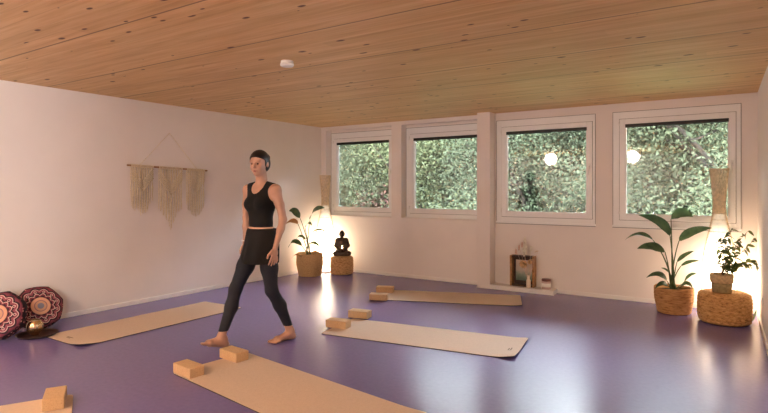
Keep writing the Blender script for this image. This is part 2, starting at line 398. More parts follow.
# wall socket on the right wall
t = thing('wall_socket', 'small white electrical socket on the right-hand wall above the baseboard', 'socket', (rwx(-.9), -.9, .30), R(1))
MB().box(-.010, 0, -.04, .04, -.04, .04).build('cover_plate', 'white_plastic', t, .003)
MB().tube([(-.0105, 0, 0), (-.0125, 0, 0)], .02, 20).build('plug_opening', 'trim', t)

# smoke detector
t = thing('smoke_detector', 'round white smoke detector fixed to the wooden ceiling', 'smoke detector', (2.88, -3.90, CEIL))
MB().lathe([(.052, 0), (.052, -.012), (.050, -.015)], 32).build('base', 'white_plastic', t)
MB().lathe([(.044, -.014), (.056, -.020), (.057, -.036), (.050, -.044), (.02, -.047), (0.0, -.047)], 32).build('cover', 'white_plastic', t)
MB().lathe([(.046, -.0145), (.046, -.0200)], 32).build('vent_gap', 'blind_black', t)

# two bowl-shaped ceiling lamps behind the camera (they mirror in the window panes)
t = thing('ceiling_lamp', 'lit round glass globe ceiling lamp in the rear of the room, left one', 'ceiling lamp', (1.46, -8.7, CEIL))
MB().lathe([(.07, 0), (.07, -.025), (.05, -.035)], 40).build('mount', 'white_plastic', t)
MB().lathe([(.05, -.034)]+[(.165*math.sin(a), -.185+.165*math.cos(a)) for a in [PI*(.1+.9*i/14) for i in range(15)]], 40).build('glass_bowl', 'ceiling_lamp_glass', t)
t3 = copy_tree(t); t3.location = (3.10, -7.95, CEIL); t3['label'] = 'unseen globe lamp added in the rear of the room to brighten the back wall'  # extra lamp added as fill for the back wall
t2 = copy_tree(t); t2.location = (3.68, -8.7, CEIL); t2['label'] = 'lit round glass globe ceiling lamp in the rear of the room, right one'

# ------------------------------------------------------------------ yoga mats
MATTH = .0075
def mat(label, cx, cy, L, Wd, ang, curls, mark=None):
    t = thing('yoga_mat', label, 'yoga mat', (cx, cy, 0), R(ang), 'cork yoga mats laid out on the floor')
    nx, ny = 74, 28
    def lift(x, y):
        z = 0
        for (ax, ay, h, sx, sy) in curls: z += h*math.exp(-((x-ax*L/2)/sx)**2-((y-ay*Wd/2)/sy)**2)
        return z
    def slab(z0, z1, inset):
        m = MB(); vs = []; rc = .03
        for i in range(nx+1):
            for j in range(ny+1):
                u = -1+2*i/nx; v = -1+2*j/ny
                x = u*(L/2-inset); y = v*(Wd/2-inset)
                # round the corners
                dx = abs(x)-(L/2-inset-rc); dy = abs(y)-(Wd/2-inset-rc)
                if dx > 0 and dy > 0:
                    d = math.hypot(dx, dy)
                    mxx = max(dx, dy)
                    if d > 0: k = mxx/d; x = math.copysign(L/2-inset-rc+dx*k, x); y = math.copysign(Wd/2-inset-rc+dy*k, y)
                vs.append((x, y, lift(x, y)))
        top = [(x, y, z+z1) for x, y, z in vs]; bot = [(x, y, z+z0) for x, y, z in vs]
        W1 = ny+1; n0 = len(vs)
        fs = []
        for i in range(nx):
            for j in range(ny):
                a = i*W1+j; fs.append((a, a+W1, a+W1+1, a+1)); fs.append((n0+a, n0+a+1, n0+a+W1+1, n0+a+W1))
        for i in range(nx):
            a = i*W1; fs.append((a, n0+a, n0+a+W1, a+W1)); a = i*W1+ny; fs.append((a, a+W1, n0+a+W1, n0+a))
        for j in range(ny):
            a = j; fs.append((a, a+1, n0+a+1, n0+a)); a = nx*W1+j; fs.append((a, n0+a, n0+a+1, a+1))
        m.add(top+bot, fs, False); return m
    slab(.0004, .0050, .0).build('rubber_underside', 'rubber', t)
    slab(.0050, MATTH, .0015).build('cork_surface', 'cork_mat', t)
    if mark:
        mx_, my_ = mark
        g = MB()
        for k, wdt in enumerate((.05, .03)):
            zz = lift(mx_, my_)+MATTH
            g.box(mx_-.008-.018*k, mx_+.002-.018*k, my_-wdt, my_+wdt, zz-.0005, zz+.0004)
        g.build('printed_mark', 'print', t)
    return t
mat('cork yoga mat without blocks, lying parallel to the left wall behind the tray', .915, -3.83, 1.83, .65, 90,
    [(-1, -1, .022, .10, .12), (1, -.6, .006, .1, .3)], (-.80, .06))
mat('cork yoga mat in the middle of the floor, its far right corner curling up', 3.565, -2.812, 1.83, .65, 8,
    [(1, -1, .022, .10, .16), (1, .6, .012, .07, .3)], (.84, -.08))
mat('cork yoga mat nearest the windows, ending in front of the white ledge', 2.950, -1.065, 1.83, .65, 20.5,
    [(1, -1, .012, .08, .2)], None)
mat('large foreground cork yoga mat with two blocks, running out of the bottom edge', 3.462, -4.514, 1.90, .66, -8,
    [(1, .9, .010, .12, .12)], None)
mat('cork yoga mat cut off by the bottom left corner of the picture', 2.154, -6.292, 1.83, .65, 62.0, [], None)

# ------------------------------------------------------------------ cork blocks
def block_mesh():
    m = MB(); m.box(-.113, .113, -.06, .06, 0, .075)
    return m
b0 = block_mesh().build('yoga_block', 'cork_block', None, .006)
blocks = [
 ('cork yoga block at the near left corner of the foreground mat', 2.608, -4.660, -5),
 ('cork yoga block on the foreground mat close to the walking foot', 2.612, -4.232, -5),
 ('cork yoga block at the near end of the middle mat, the closer of its two', 2.705, -2.985, 10),
 ('cork yoga block on the far edge of the middle mat', 2.645, -2.535, 10),
 ('cork yoga block on the near edge of the mat by the windows', 2.31, -1.665, 23),
 ('cork yoga block on the far edge of the mat by the windows', 2.110, -1.215, 23),
 ('cork yoga block at the bottom left corner of the picture, near the mat end', 2.372, -5.485, -30),
]
for i, (lab, bx, by, a) in enumerate(blocks):
    o = b0 if i == 0 else b0.copy()
    if i: C.objects.link(o)
    o.location = (bx, by, MATTH+.0005); o.rotation_euler = (0, 0, R(a))
    tag(o, lab, 'yoga block', 'cork yoga blocks on the mats')

# ------------------------------------------------------------------ woven floor lamps
def make_lamp(label, x, y):
    t = thing('floor_lamp', label, 'lamp', (x, y, 0), 0, 'woven cane floor lamps')
    K = .88
    prof = [(.13, .0), (.155, .10), (.17, .22), (.175, .36), (.170, .50), (.155, .64), (.130, .78), (.100, .92), (.075, 1.04), (.060, 1.15), (.060, 1.22), (.068, 1.34), (.080, 1.48), (.094, 1.61)]
    def rad(z):
        for (r0, z0), (r1, z1) in zip(prof, prof[1:]):
            if z <= z1:
                u = (z-z0)/(z1-z0); return r0+(r1-r0)*u
        return prof[-1][0]
    def smooth_rad(z): return (rad(max(0, z-.05))+rad(z)+rad(min(1.61, z+.05)))/3
    # vertical canes
    g = MB(); nr = 54
    for k in range(nr):
        q = 2*PI*k/nr
        g.tube([(smooth_rad(z)*math.cos(q), smooth_rad(z)*math.sin(q), z) for z in [i*1.61/22 for i in range(23)]], .0023, 5)
    g.build('vertical_canes', 'cane', t)
    # diagonal lattice in the upper funnel
    g = MB()
    for k in range(20):
        for sgn in (1, -1):
            pts = []
            for i in range(12):
                z = 1.10+.5*i/11; q = 2*PI*k/20+sgn*i*.09; r = smooth_rad(z)+.0015; pts.append((r*math.cos(q), r*math.sin(q), z))
            g.tube(pts, .0014, 4)
    g.build('lattice', 'cane', t)
    for z in (.012, .13, .26, .39, .52, .65, .78, .91, 1.04, 1.165, 1.36, 1.60): MB().ring((0, 0, z), smooth_rad(z)+.002, .0032, 48, 6).build('hoop', 'cane', t)
    # paper liner
    g = MB(); zs = [.03+i*(1.10-.03)/24 for i in range(25)]
    g.lathe([(max(.03, smooth_rad(z)-.008), z) for z in zs], 40)
    # drop the end caps of the liner
    g.f = g.f[:-2]; g.sm = g.sm[:-2]
    g.build('paper_liner', 'lamp_paper', t)
    g = MB(); g.tube([(0, 0, .01), (0, 0, .34)], .007, 8); g.lathe([(.012, .01), (.12, .012), (.12, .004), (.0, .004)], 30); g.build('lamp_foot', 'metal', t)
    g = MB(); g.lathe([(0, .34), (.016, .345), (.018, .38), (.03, .42), (.032, .45), (.022, .475), (0, .485)], 20); g.build('bulb', 'flame', t)
    return t
make_lamp('tall glowing woven cane lamp in the left corner behind the potted plant', .28, -.235)
make_lamp('tall glowing woven cane lamp in front of the right-hand window', 5.863, -.19)

# ------------------------------------------------------------------ poufs
def pouf(name, label, x, y, r, h, mat_, rings, sq=.04, seed=0):
    t = thing(name, label, 'pouf', (x, y, 0))
    prof = []; nn = rings*6
    def w(rr, z, q, i):
        a = noise.noise(Vector((math.cos(q)*5+seed, math.sin(q)*5, z*20)))*.006
        b = noise.noise(Vector((math.cos(q)*16+seed, math.sin(q)*16, z*60)))*.004
        return rr+a+b, z
    for i in range(nn+1):
        u = i/nn; z = .004+u*(h-.012)
        rr = r*(1-sq*(abs(2*u-1)**4)) - .018*(max(0, u-.93)/.07)**2 - .014*(max(0, .06-u)/.06)**2
        prof.append((rr+.0055*abs(math.sin(PI*u*rings)), z))
    g = MB(); g.lathe(prof, 96, w)
    g.f.pop(); g.sm.pop()
    g.build('woven_side', mat_, t)
    prof = []; nr = 9
    for i in range(nr*5+1):
        u = i/(nr*5); prof.append((max(0, (r-.024)*(1-u)), h-.012+.012*min(1, u*6)+.004*abs(math.sin(PI*u*nr))-.002))
    prof[-1] = (0, h-.0)
    g = MB(); g.lathe(prof, 72); g.build('woven_top', mat_, t)
    return t
pouf('woven_pouf', 'round seagrass pouf in the left corner carrying the seated statue', .658, -.275, .185, .295, 'seagrass', 9, .05, 1)
pouf('woven_pouf', 'round coarse water hyacinth pouf by the right wall carrying the small potted plant', 5.915, -.614, .240, .318, 'hyacinth', 8, .07, 5)

# ------------------------------------------------------------------ leaves / plants
def blade(m, p0, ctrl, p1, width, side, fold=.25, n=12, sharp=1.0, wave=0):
    p0, ctrl, p1, side = Vector(p0), Vector(ctrl), Vector(p1), Vector(side).normalized()
    vs = []
    th = .0012
    for i in range(n+1):
        u = i/n; p = p0*(1-u)**2+ctrl*2*u*(1-u)+p1*u*u
        t = ((ctrl-p0)*(1-u)+(p1-ctrl)*u).normalized()
        s_ = (side-t*side.dot(t)).normalized(); nn = t.cross(s_)
        if nn.z < 0: nn = -nn
        wd = width/2*(math.sin(PI*min(1, u**.75))**sharp)*(1 if u < 1 else 0)+.0004
        wv = wave*math.sin(u*14)*wd
        vs += [p-s_*wd+nn*(fold*wd+wv), p-s_*wd*.5+nn*fold*.35*wd, p, p+s_*wd*.5+nn*fold*.35*wd, p+s_*wd+nn*(fold*wd-wv)]
    fs = [(i*5+k, i*5+k+1, (i+1)*5+k+1, (i+1)*5+k) for i in range(n) for k in range(4)]
    m.add(vs, fs, True)
    return m
def basket_pot(t, r, h, mat_, soil=True, rings=14, belly=.06, taper=.9, seed=0, rim='jute'):
    g = MB(); prof = []; nn = rings*5
    for i in range(nn+1):
        u = i/nn; rr = r*(taper+(1-taper)*u)*(1+belly*math.sin(PI*u)); prof.append((rr+.003*abs(math.sin(PI*u*rings)), .003+u*(h-.003)))
    inner = [(prof[-1][0]-.012, h), (prof[-1][0]-.016, h-.05)]
    def w(rr, z, q, i):
        return rr+noise.noise(Vector((math.cos(q)*3+seed, math.sin(q)*3, z*8)))*.008, z+(.006*math.sin(q*2+seed) if i > nn-6 else 0)
    g.lathe(prof+inner, 72, w); g.f.pop(); g.sm.pop()
    g.build('basket', mat_, t)
    MB().lathe([(prof[-1][0]-.014, h-.045), (prof[-1][0]*.5, h-.038), (0, h-.036)], 40).build('soil', 'soil', t)

def petiole(t, pts, r0, r1, mat_='stem_green', name='stem'):
    P = [Vector(p) for p in pts]; out = []
    n = 10
    for i in range(n+1):
        u = i/n; out.append(P[0]*(1-u)**2+P[1]*2*u*(1-u)+P[2]*u*u)
    return MB().tube(out, [r0+(r1-r0)*i/n for i in range(n+1)], 7).build(name, mat_, t)

# bird-of-paradise plant on the right
PX, PY = 5.435, -.402
t = thing('potted_plant', 'large-leaved potted plant in a coarse basket beneath the right window', 'plant', (PX, PY, 0))
basket_pot(t, .195, .285, 'jute', rings=9, belly=.07, taper=.84, seed=3)
base = Vector((PX, PY, .25)); o3 = Vector((PX, PY, 0))
LV = [  # petiole end (px,py,y), ctrl, tip, width, side
 ((671, 219, -.46), (681, 209, -.50), (693, 217, -.54), .135, (.1, .55, .8)),
 ((670, 236, -.45), (664, 218, -.50), (638, 215, -.55), .115, (.3, .5, .8)),
 ((653, 240, -.50), (640, 228, -.56), (625, 240, -.60), .060, (.2, .8, .5)),
 ((665, 252, -.52), (652, 243, -.60), (637, 249, -.66), .115, (.1, .8, .7)),
 ((679, 241, -.45), (690, 229, -.47), (712, 228, -.50), .105, (-.2, .5, .9)),
 ((667, 281, -.55), (660, 269, -.60), (646, 278, -.64), .075, (.1, .8, .6)),
 ((677, 262, -.48), (684, 254, -.50), (694, 251, -.52), .050, (-.3, .5, .8)),
 ((681, 266, -.40), (689, 260, -.38), (700, 261, -.36), .040, (-.3, .6, .8)),
 ((681, 287, -.50), (687, 279, -.52), (693, 289, -.55), .060, (.0, .8, .6)),
 ((668, 286, -.48), (662, 280, -.55), (655, 289, -.60), .060, (.0, .8, .6)),
 ((670, 274, -.40), (666, 268, -.38), (661, 268, -.36), .030, (.0, .8, .6)),
 ((684, 283, -.30), (690, 272, -.26), (697, 274, -.22), .050, (.0, .8, .6)),
]
for i, (a, b, c, wd, sd) in enumerate(LV):
    A, B, Cc = onY(*a), onY(*b), onY(*c)
    bs = base+Vector((random.uniform(-.03, .03), random.uniform(-.03, .03), 0))
    mid = (A+bs)/2+Vector(((A.x-bs.x)*-.25, 0, (A.z-bs.z)*.12))
    petiole(t, [bs-o3, mid-o3, A-o3], .010 if i < 5 else .006, .0045)
    g = MB(); blade(g, A-o3, B-o3, Cc-o3, wd, sd, .22, 14, .8, .06); g.build('leaf', 'leaf_dark', t)

# plant in the left corner
PX, PY = .322, -.674
t = thing('potted_plant', 'potted plant with drooping leaves in a round basket in the left corner', 'plant', (PX, PY, 0))
basket_pot(t, .205, .355, 'basket', rings=16, belly=.10, taper=.86, seed=8)
base = Vector((PX, PY, .31)); o3 = Vector((PX, PY, 0))
LV = [
 ((310, 220, -.72), (313, 206, -.80), (325, 208, -.85), .120, (.2, .5, .9), 'leaf_dark'),
 ((300, 218, -.80), (296, 208, -.9), (289, 211, -1.0), .115, (.2, .5, .9), 'leaf_dark'),
 ((298, 224, -.95), (292, 216, -1.0), (281, 229, -1.08), .090, (.1, .8, .6), 'leaf_tan'),
 ((309, 236, -.72), (316, 226, -.74), (327, 232, -.78), .050, (.1, .8, .6), 'leaf_small'),
 ((302, 246, -.85), (294, 236, -.95), (288, 248, -1.03), .080, (.1, .8, .6), 'leaf_dark'),
 ((307, 247, -.85), (313, 238, -.9), (321, 248, -.92), .060, (.1, .8, .6), 'leaf_small'),
 ((305, 228, -.8), (309, 219, -.82), (312, 226, -.84), .060, (.1, .8, .6), 'leaf_dark'),
 ((309, 254, -.62), (316, 249, -.55), (322, 255, -.62), .035, (.1, .8, .6), 'leaf_tan'),
 ((300, 256, -.92), (296, 252, -.98), (291, 259, -1.0), .030, (.1, .8, .6), 'leaf_tan'),
 ((306, 240, -.9), (300, 232, -.95), (296, 240, -1.0), .045, (.1, .8, .6), 'leaf_dark'),
]
for i, (a, b, c, wd, sd, mt) in enumerate(LV):
    A, B, Cc = onY(*a), onY(*b), onY(*c)
    bs = base+Vector((random.uniform(-.04, .04), random.uniform(-.04, .04), 0))
    mid = (A+bs)/2+Vector(((A.x-bs.x)*-.25, 0, (A.z-bs.z)*.12))
    petiole(t, [bs-o3, mid-o3, A-o3], .009, .0045)
    g = MB(); blade(g, A-o3, B-o3, Cc-o3, wd, sd, .2, 12, .8, .05); g.build('leaf', mt, t)

# small leafy plant on the right pouf
PX, PY, PZ = 5.895, -.695, .320
t = thing('potted_plant', 'small bushy plant in a pale banded pot standing on the right pouf', 'plant', (PX, PY, PZ))
MB().lathe([(0, .001), (.082, .001), (.088, .01), (.095, .10)], 48).build('pot', 'clay_band', t)
MB().lathe([(.0952, .10), (.104, .105), (.107, .185), (.104, .188), (.098, .186), (.096, .155)], 48).build('pot_rim', 'clay', t).data.polygons
MB().lathe([(.096, .16), (.05, .166), (0, .166)], 32).build('soil', 'soil', t)
o3 = Vector((PX, PY, PZ)); b0_ = Vector((PX, PY, PZ+.16))
stems = [((722, 262), (725, 240), (733, 229)), ((724, 262), (733, 247), (748, 231)), ((720, 264), (718, 246), (722, 238)), ((724, 268), (738, 256), (756, 238)),
         ((723, 270), (738, 264), (752, 262)), ((725, 272), (745, 262), (762, 266)), ((722, 266), (730, 252), (741, 244)), ((721, 270), (729, 262), (736, 268))]
for si, (a, b, c) in enumerate(stems):
    ys = -.70+random.uniform(-.10, .03)
    A, B, Cc = onY(*a, -.70), onY(*b, (-.70+ys)/2), onY(*c, ys)
    bs = b0_+Vector((random.uniform(-.03, .03), random.uniform(-.02, .02), 0))
    pts = [bs, A, B, Cc]
    def bez(u):
        return bs*(1-u)**3+A*3*u*(1-u)**2+B*3*u*u*(1-u)+Cc*u**3
    st_ = MB().tube([bez(i/10)-o3 for i in range(11)], [.004-.0025*i/10 for i in range(11)], 6).build('stem', 'stem_brown', t)
    for k in range(18):
        u = .34+.66*k/17; p = bez(u)
        d = Vector((random.uniform(-1, 1), random.uniform(-.7, .7), random.uniform(-.9, .5))).normalized()
        ln = random.uniform(.058, .082); q = p+d*ln
        if q.x > 6.205: q.x = 6.20-random.uniform(0, .01)
        if p.x > 6.2: p.x = 6.195
        g = MB(); blade(g, p-o3, (p+q)/2+Vector((0, 0, .012))-o3, q-o3, random.uniform(.032, .044), (random.uniform(-1, 1), 1, .5), .15, 6, .8); g.build('leaf', 'leaf_small', t)
# loose leaf on the floor behind that pouf
g = MB(); A = Vector((6.165, -.52, .02)); B = Vector((6.18, -.38, .10)); Cc = Vector((6.195, -.30, .17))
g2 = bpy.data.objects.new
t = tag(blade(MB(), (0, 0, 0), (.02, .05, .05), (.045, .12, .11), .022, (1, .2, -.3), .15, 8).build('fallen_leaf', 'leaf_dark'), 'narrow dark green leaf on the floor between the right pouf and wall', 'leaf')
t.location = (6.155, -.46, .0035)

# ------------------------------------------------------------------ signed distance sculpting
class Field:
    def __init__(s, lo, hi, h):
        s.lo = np.array(lo, float); s.h = h
        s.n = (np.ceil((np.array(hi)-s.lo)/h)).astype(int)+1
        s.F = np.full(s.n, .5, np.float32)
    def _sub(s, lo, hi):
        a = np.clip(np.floor((np.array(lo)-s.lo)/s.h).astype(int), 0, s.n-1); b = np.clip(np.ceil((np.array(hi)-s.lo)/s.h).astype(int)+1, 1, s.n)
        sl = tuple(slice(int(a[i]), int(max(b[i], a[i]+1))) for i in range(3))
        g = [s.lo[i]+s.h*np.arange(sl[i].start, sl[i].stop) for i in range(3)]
        return sl, np.meshgrid(*g, indexing='ij')
    @staticmethod
    def smin(a, b, k):
        if k <= 0: return np.minimum(a, b)
        h = np.maximum(k-np.abs(a-b), 0)/k; return np.minimum(a, b)-h*h*k*.25
    def cone(s, a, b, ra, rb, k=.02, op='add'):
        a = np.array(a, float); b = np.array(b, float); m = max(ra, rb)+.05
        sl, (x, y, z) = s._sub(np.minimum(a, b)-m, np.maximum(a, b)+m)
        ab = b-a; L2 = ab@ab+1e-12
        u = np.clip(((x-a[0])*ab[0]+(y-a[1])*ab[1]+(z-a[2])*ab[2])/L2, 0, 1)
        d = np.sqrt((x-a[0]-ab[0]*u)**2+(y-a[1]-ab[1]*u)**2+(z-a[2]-ab[2]*u)**2)-(ra+(rb-ra)*u)
        s._op(sl, d, k, op); return s
    def ell(s, c, r, k=.02, op='add', rot=None):
        c = np.array(c, float); r = np.array(r, float); m = max(r)+.05
        sl, (x, y, z) = s._sub(c-m, c+m)
        p = [x-c[0], y-c[1], z-c[2]]
        if rot is not None:
            Rm = np.array(rot.to_3x3().transposed()); p = [Rm[i][0]*p[0]+Rm[i][1]*p[1]+Rm[i][2]*p[2] for i in range(3)]
        k0 = np.sqrt((p[0]/r[0])**2+(p[1]/r[1])**2+(p[2]/r[2])**2); k1 = np.sqrt((p[0]/r[0]**2)**2+(p[1]/r[1]**2)**2+(p[2]/r[2]**2)**2)+1e-9
        d = k0*(k0-1)/k1
        s._op(sl, d, k, op); return s
    def _op(s, sl, d, k, op):
        if op == 'add': s.F[sl] = s.smin(s.F[sl], d, k)
        elif op == 'sub': s.F[sl] = -s.smin(-s.F[sl], d, k)
    def cut(s, fn):
        sl, g = s._sub(s.lo, s.lo+s.h*s.n); s.F = np.maximum(s.F, fn(*g)[:s.n[0], :s.n[1], :s.n[2]]).astype(np.float32)
        return s
    def mesh(s, name, mat_, parent=None, warp=None):
        F = s.F; F = np.pad(F, 1, constant_values=.5); lo = s.lo-s.h; S = F < 0
        nx, ny, nz = F.shape
        cells = np.zeros((nx-1, ny-1, nz-1), np.int8)
        for i in (0, 1):
            for j in (0, 1):
                for k in (0, 1): cells += S[i:nx-1+i, j:ny-1+j, k:nz-1+k]
        act = (cells > 0) & (cells < 8); idx = np.argwhere(act)
        vid = np.full(act.shape, -1, np.int64); vid[act] = np.arange(len(idx))
        acc = np.zeros((len(idx), 3)); cnt = np.zeros(len(idx))
        cor = [(i, j, k) for i in (0, 1) for j in (0, 1) for k in (0, 1)]
        for ca in cor:
            for ax in range(3):
                if ca[ax]: continue
                cb = list(ca); cb[ax] = 1
                va = F[idx[:, 0]+ca[0], idx[:, 1]+ca[1], idx[:, 2]+ca[2]]; vb = F[idx[:, 0]+cb[0], idx[:, 1]+cb[1], idx[:, 2]+cb[2]]
                c = (va < 0) != (vb < 0); t = np.where(c, va/(va-vb+1e-20), 0)
                p = np.tile(np.array(ca, float), (len(idx), 1)); p[:, ax] += t
                acc[c] += p[c]; cnt[c] += 1
        V = lo+s.h*(idx+acc/cnt[:, None])
        quads = []
        for ax in range(3):
            sl0 = [slice(None)]*3; sl1 = [slice(None)]*3; sl0[ax] = slice(0, -1); sl1[ax] = slice(1, None)
            a = S[tuple(sl0)]; b = S[tuple(sl1)]; e = np.argwhere(a != b); ins = a[e[:, 0], e[:, 1], e[:, 2]]
            u, v = (ax+1) % 3, (ax+2) % 3
            def cid(du, dv):
                q = e.copy(); q[:, u] -= du; q[:, v] -= dv; return vid[q[:, 0], q[:, 1], q[:, 2]]
            Q = np.stack([cid(1, 1), cid(0, 1), cid(0, 0), cid(1, 0)], 1)
            Q[~ins] = Q[~ins][:, ::-1]; quads.append(Q)
        Q = np.concatenate(quads)
        if warp is not None: V = warp(V)
        me = bpy.data.meshes.new(name); me.vertices.add(len(V)); me.vertices.foreach_set('co', V.astype(np.float32).ravel())
        me.loops.add(Q.size); me.loops.foreach_set('vertex_index', Q.ravel().astype(np.int32))
        me.polygons.add(len(Q)); me.polygons.foreach_set('loop_start', np.arange(0, Q.size, 4, dtype=np.int32))
        me.polygons.foreach_set('use_smooth', np.ones(len(Q), bool)); me.update(calc_edges=True); me.validate()
        o = bpy.data.objects.new(name, me); C.objects.link(o); me.materials.append(M[mat_])
        if parent: o.parent = parent
        return o

# ------------------------------------------------------------------ the walking person
P0 = (2.441, -3.772, 0)
person = thing('person', 'barefoot person with dark tied hair walking in a black tank top and leggings', 'person', P0, R(-105))
def twang(z):
    u = np.clip((z-.80)/.45, 0, 1); v = np.clip((z-1.42)/.10, 0, 1)
    return R(20)*u*u*(3-2*u)+R(12)*v*v*(3-2*v)
def twist(V):
    a = twang(V[:, 2]); c, q = np.cos(a), np.sin(a); W = V.copy(); W[:, 0] = V[:, 0]*c-V[:, 1]*q; W[:, 1] = V[:, 0]*q+V[:, 1]*c
    return W
def tw_obj(o, loc, rx=0):
    a = float(twang(loc[2])); o.location = (loc[0]*math.cos(a)-loc[1]*math.sin(a), loc[0]*math.sin(a)+loc[1]*math.cos(a), loc[2]); o.rotation_euler = (rx, 0, a)
def tors(F, o=0., bust=True):
    F.ell((-.005, 0, .935), (.103+o, .150+o, .115+o), .03)
    F.ell((0, 0, 1.07), (.083+o, .118+o, .13+o), .04)
    F.ell((.002, 0, 1.24), (.098+o, .138+o, .155+o), .04)
    F.ell((-.01, 0, 1.355), (.070+o, .150+o, .060+o), .05)
    for s_ in (1, -1):
        if bust: F.ell((.068, .062*s_, 1.245), (.052+o, .055+o, .055+o), .03)
        F.ell((-.052, .064*s_, .905), (.068+o, .074+o, .082+o), .04)
hipL, kneeL, ankL = (-.01, .088, .88), (-.055, .092, .475), (-.245, .088, .095)
hipR, kneeR, ankR = (.01, -.088, .88), (.215, -.062, .500), (.360, -.035, .115)
def legs(F, o=0.):
    for hp, kn, an in ((hipL, kneeL, ankL), (hipR, kneeR, ankR)):
        hp, kn, an = map(np.array, (hp, kn, an))
        F.cone(hp, hp*.5+kn*.5, .088+o, .070+o, .03); F.cone(hp*.5+kn*.5, kn, .070+o, .050+o, .03)
        F.cone(kn, kn*.62+an*.38+np.array((-.012, 0, 0)), .049+o, .050+o, .03); F.cone(kn*.62+an*.38+np.array((-.012, 0, 0)), an, .050+o, .032+o, .03)
def arms(F):
    for s_, el, wr in ((1, (-.045, .225, 1.105), (-.005, .235, .875)), (-1, (-.03, -.215, 1.105), (.035, -.225, .880))):
        sh = np.array((-.012, .158*s_, 1.372)); el = np.array(el); wr = np.array(wr)
        F.cone((-.01, .06*s_, 1.395), sh, .040, .046, .04)
        F.cone(sh, sh*.5+el*.5, .046, .038, .03); F.cone(sh*.5+el*.5, el, .038, .033, .02)
        F.cone(el, el*.65+wr*.35, .034, .033, .02); F.cone(el*.65+wr*.35, wr, .033, .022, .02)
        # hand: palm, four fingers, thumb
        pc = wr+np.array((.004, -.004*s_, -.050))
        F.ell(pc, (.036, .015, .048), .015)
        for q, (df, ln) in enumerate(((.030, .066), (.010, .076), (-.011, .070), (-.030, .056))):
            a = pc+np.array((df*.85, 0, -.035)); b = a+np.array((df*.30, -.010*s_, -ln*.55)); c = b+np.array((df*.10, -.020*s_, -ln*.45))
            F.cone(a, b, .0095, .0085, .004); F.cone(b, c, .0085, .0070, .004)
        a = pc+np.array((.026, 0, .018)); b = a+np.array((.026, -.008*s_, -.032)); c = b+np.array((.006, -.008*s_, -.028))
        F.cone(a, b, .0125, .0105, .010); F.cone(b, c, .0105, .0080, .004)
pit = Matrix.Rotation(R(10), 4, 'Y'); nk = Vector((.0, 0, 1.53))
def H(x, y, z): return tuple(nk+pit @ (Vector((x, y, z))-nk))
def head(F):
    F.cone((-.015, 0, 1.37), (-.002, 0, 1.53), .056, .049, .03)
    F.ell(H(.010, 0, 1.632), (.094, .073, .086), .02, rot=pit)
    F.ell(H(.040, 0, 1.585), (.062, .056, .075), .03, rot=pit)
    F.ell(H(.070, 0, 1.528), (.026, .026, .020), .03, rot=pit)
    for s_ in (1, -1):
        F.ell(H(.070, .032*s_, 1.580), (.024, .022, .022), .02, rot=pit)
        F.ell(H(.088, .028*s_, 1.640), (.016, .026, .009), .012, rot=pit)
        F.ell(H(.102, .029*s_, 1.618), (.012, .016, .010), .010, 'sub', rot=pit)
        F.ell(H(.004, .074*s_, 1.603), (.018, .009, .030), .006, rot=pit)
    F.cone(H(.100, 0, 1.630), H(.118, 0, 1.592), .008, .011, .012)
    F.ell(H(.104, 0, 1.586), (.012, .018, .009), .008, rot=pit)
    F.ell(H(.098, 0, 1.556), (.010, .022, .010), .010, rot=pit)
def feet(F):
    # planted left foot
    ax, ay, az = ankL
    F.cone(ankL, (ax-.030, ay, .030), .034, .028, .02)
    F.cone((ax-.01, ay, .070), (ax+.125, ay+.012, .026), .034, .023, .02); F.cone((ax-.03, ay, .028), (ax+.125, ay-.016, .024), .027, .023, .02)
    F.cone((ax+.125, ay-.020, .024), (ax+.125, ay+.028, .020), .023, .019, .02)
    for q, (dy, ln, r) in enumerate(((-.031, .060, .0125), (-.010, .058, .009), (.006, .052, .0085), (.021, .045, .008), (.035, .034, .0075))):
        F.cone((ax+.135, ay+dy, r+.006), (ax+.135+ln, ay+dy*1.15, r), r, r*.9, .006)
    # right foot landing on its heel
    rt = Matrix.Rotation(R(-17), 4, 'Y'); hl = Vector((ankR[0]-.03, ankR[1], .0))
    def G(x, y, z): v = hl+rt @ Vector((x, y, z)); return (v.x, v.y, v.z+.008)
    F.cone(ankR, G(.0, 0, .032), .033, .028, .02)
    F.cone(G(.03, 0, .075), G(.155, -.012, .028), .033, .023, .02); F.cone(G(.0, 0, .030), G(.155, .016, .026), .027, .023, .02)
    F.cone(G(.155, .020, .024), G(.155, -.028, .020), .023, .019, .02)
    for q, (dy, ln, r) in enumerate(((.031, .060, .0125), (.010, .058, .009), (-.006, .052, .0085), (-.021, .045, .008), (-.035, .034, .0075))):
        F.cone(G(.165, dy, r+.008), G(.165+ln, dy*1.15, r+.006), r, r*.9, .006)
F = Field((-.34, -.30, -.01), (.58, .30, 1.76), .005)
tors(F, bust=True); legs(F); arms(F); head(F); feet(F)
F.cut(lambda x, y, z: .0015-z)
F.mesh('body', 'skin', person, twist)
# leggings
F = Field((-.34, -.22, .08), (.48, .22, 1.06), .005); legs(F, .004); F.ell((-.005, 0, .935), (.106, .152, .10), .03)
F.cut(lambda x, y, z: np.where(x < .1, .135-z, .158-z-.0*x)); F.cut(lambda x, y, z: z-1.0)
F.mesh('leggings', 'navy_cloth', person, twist)
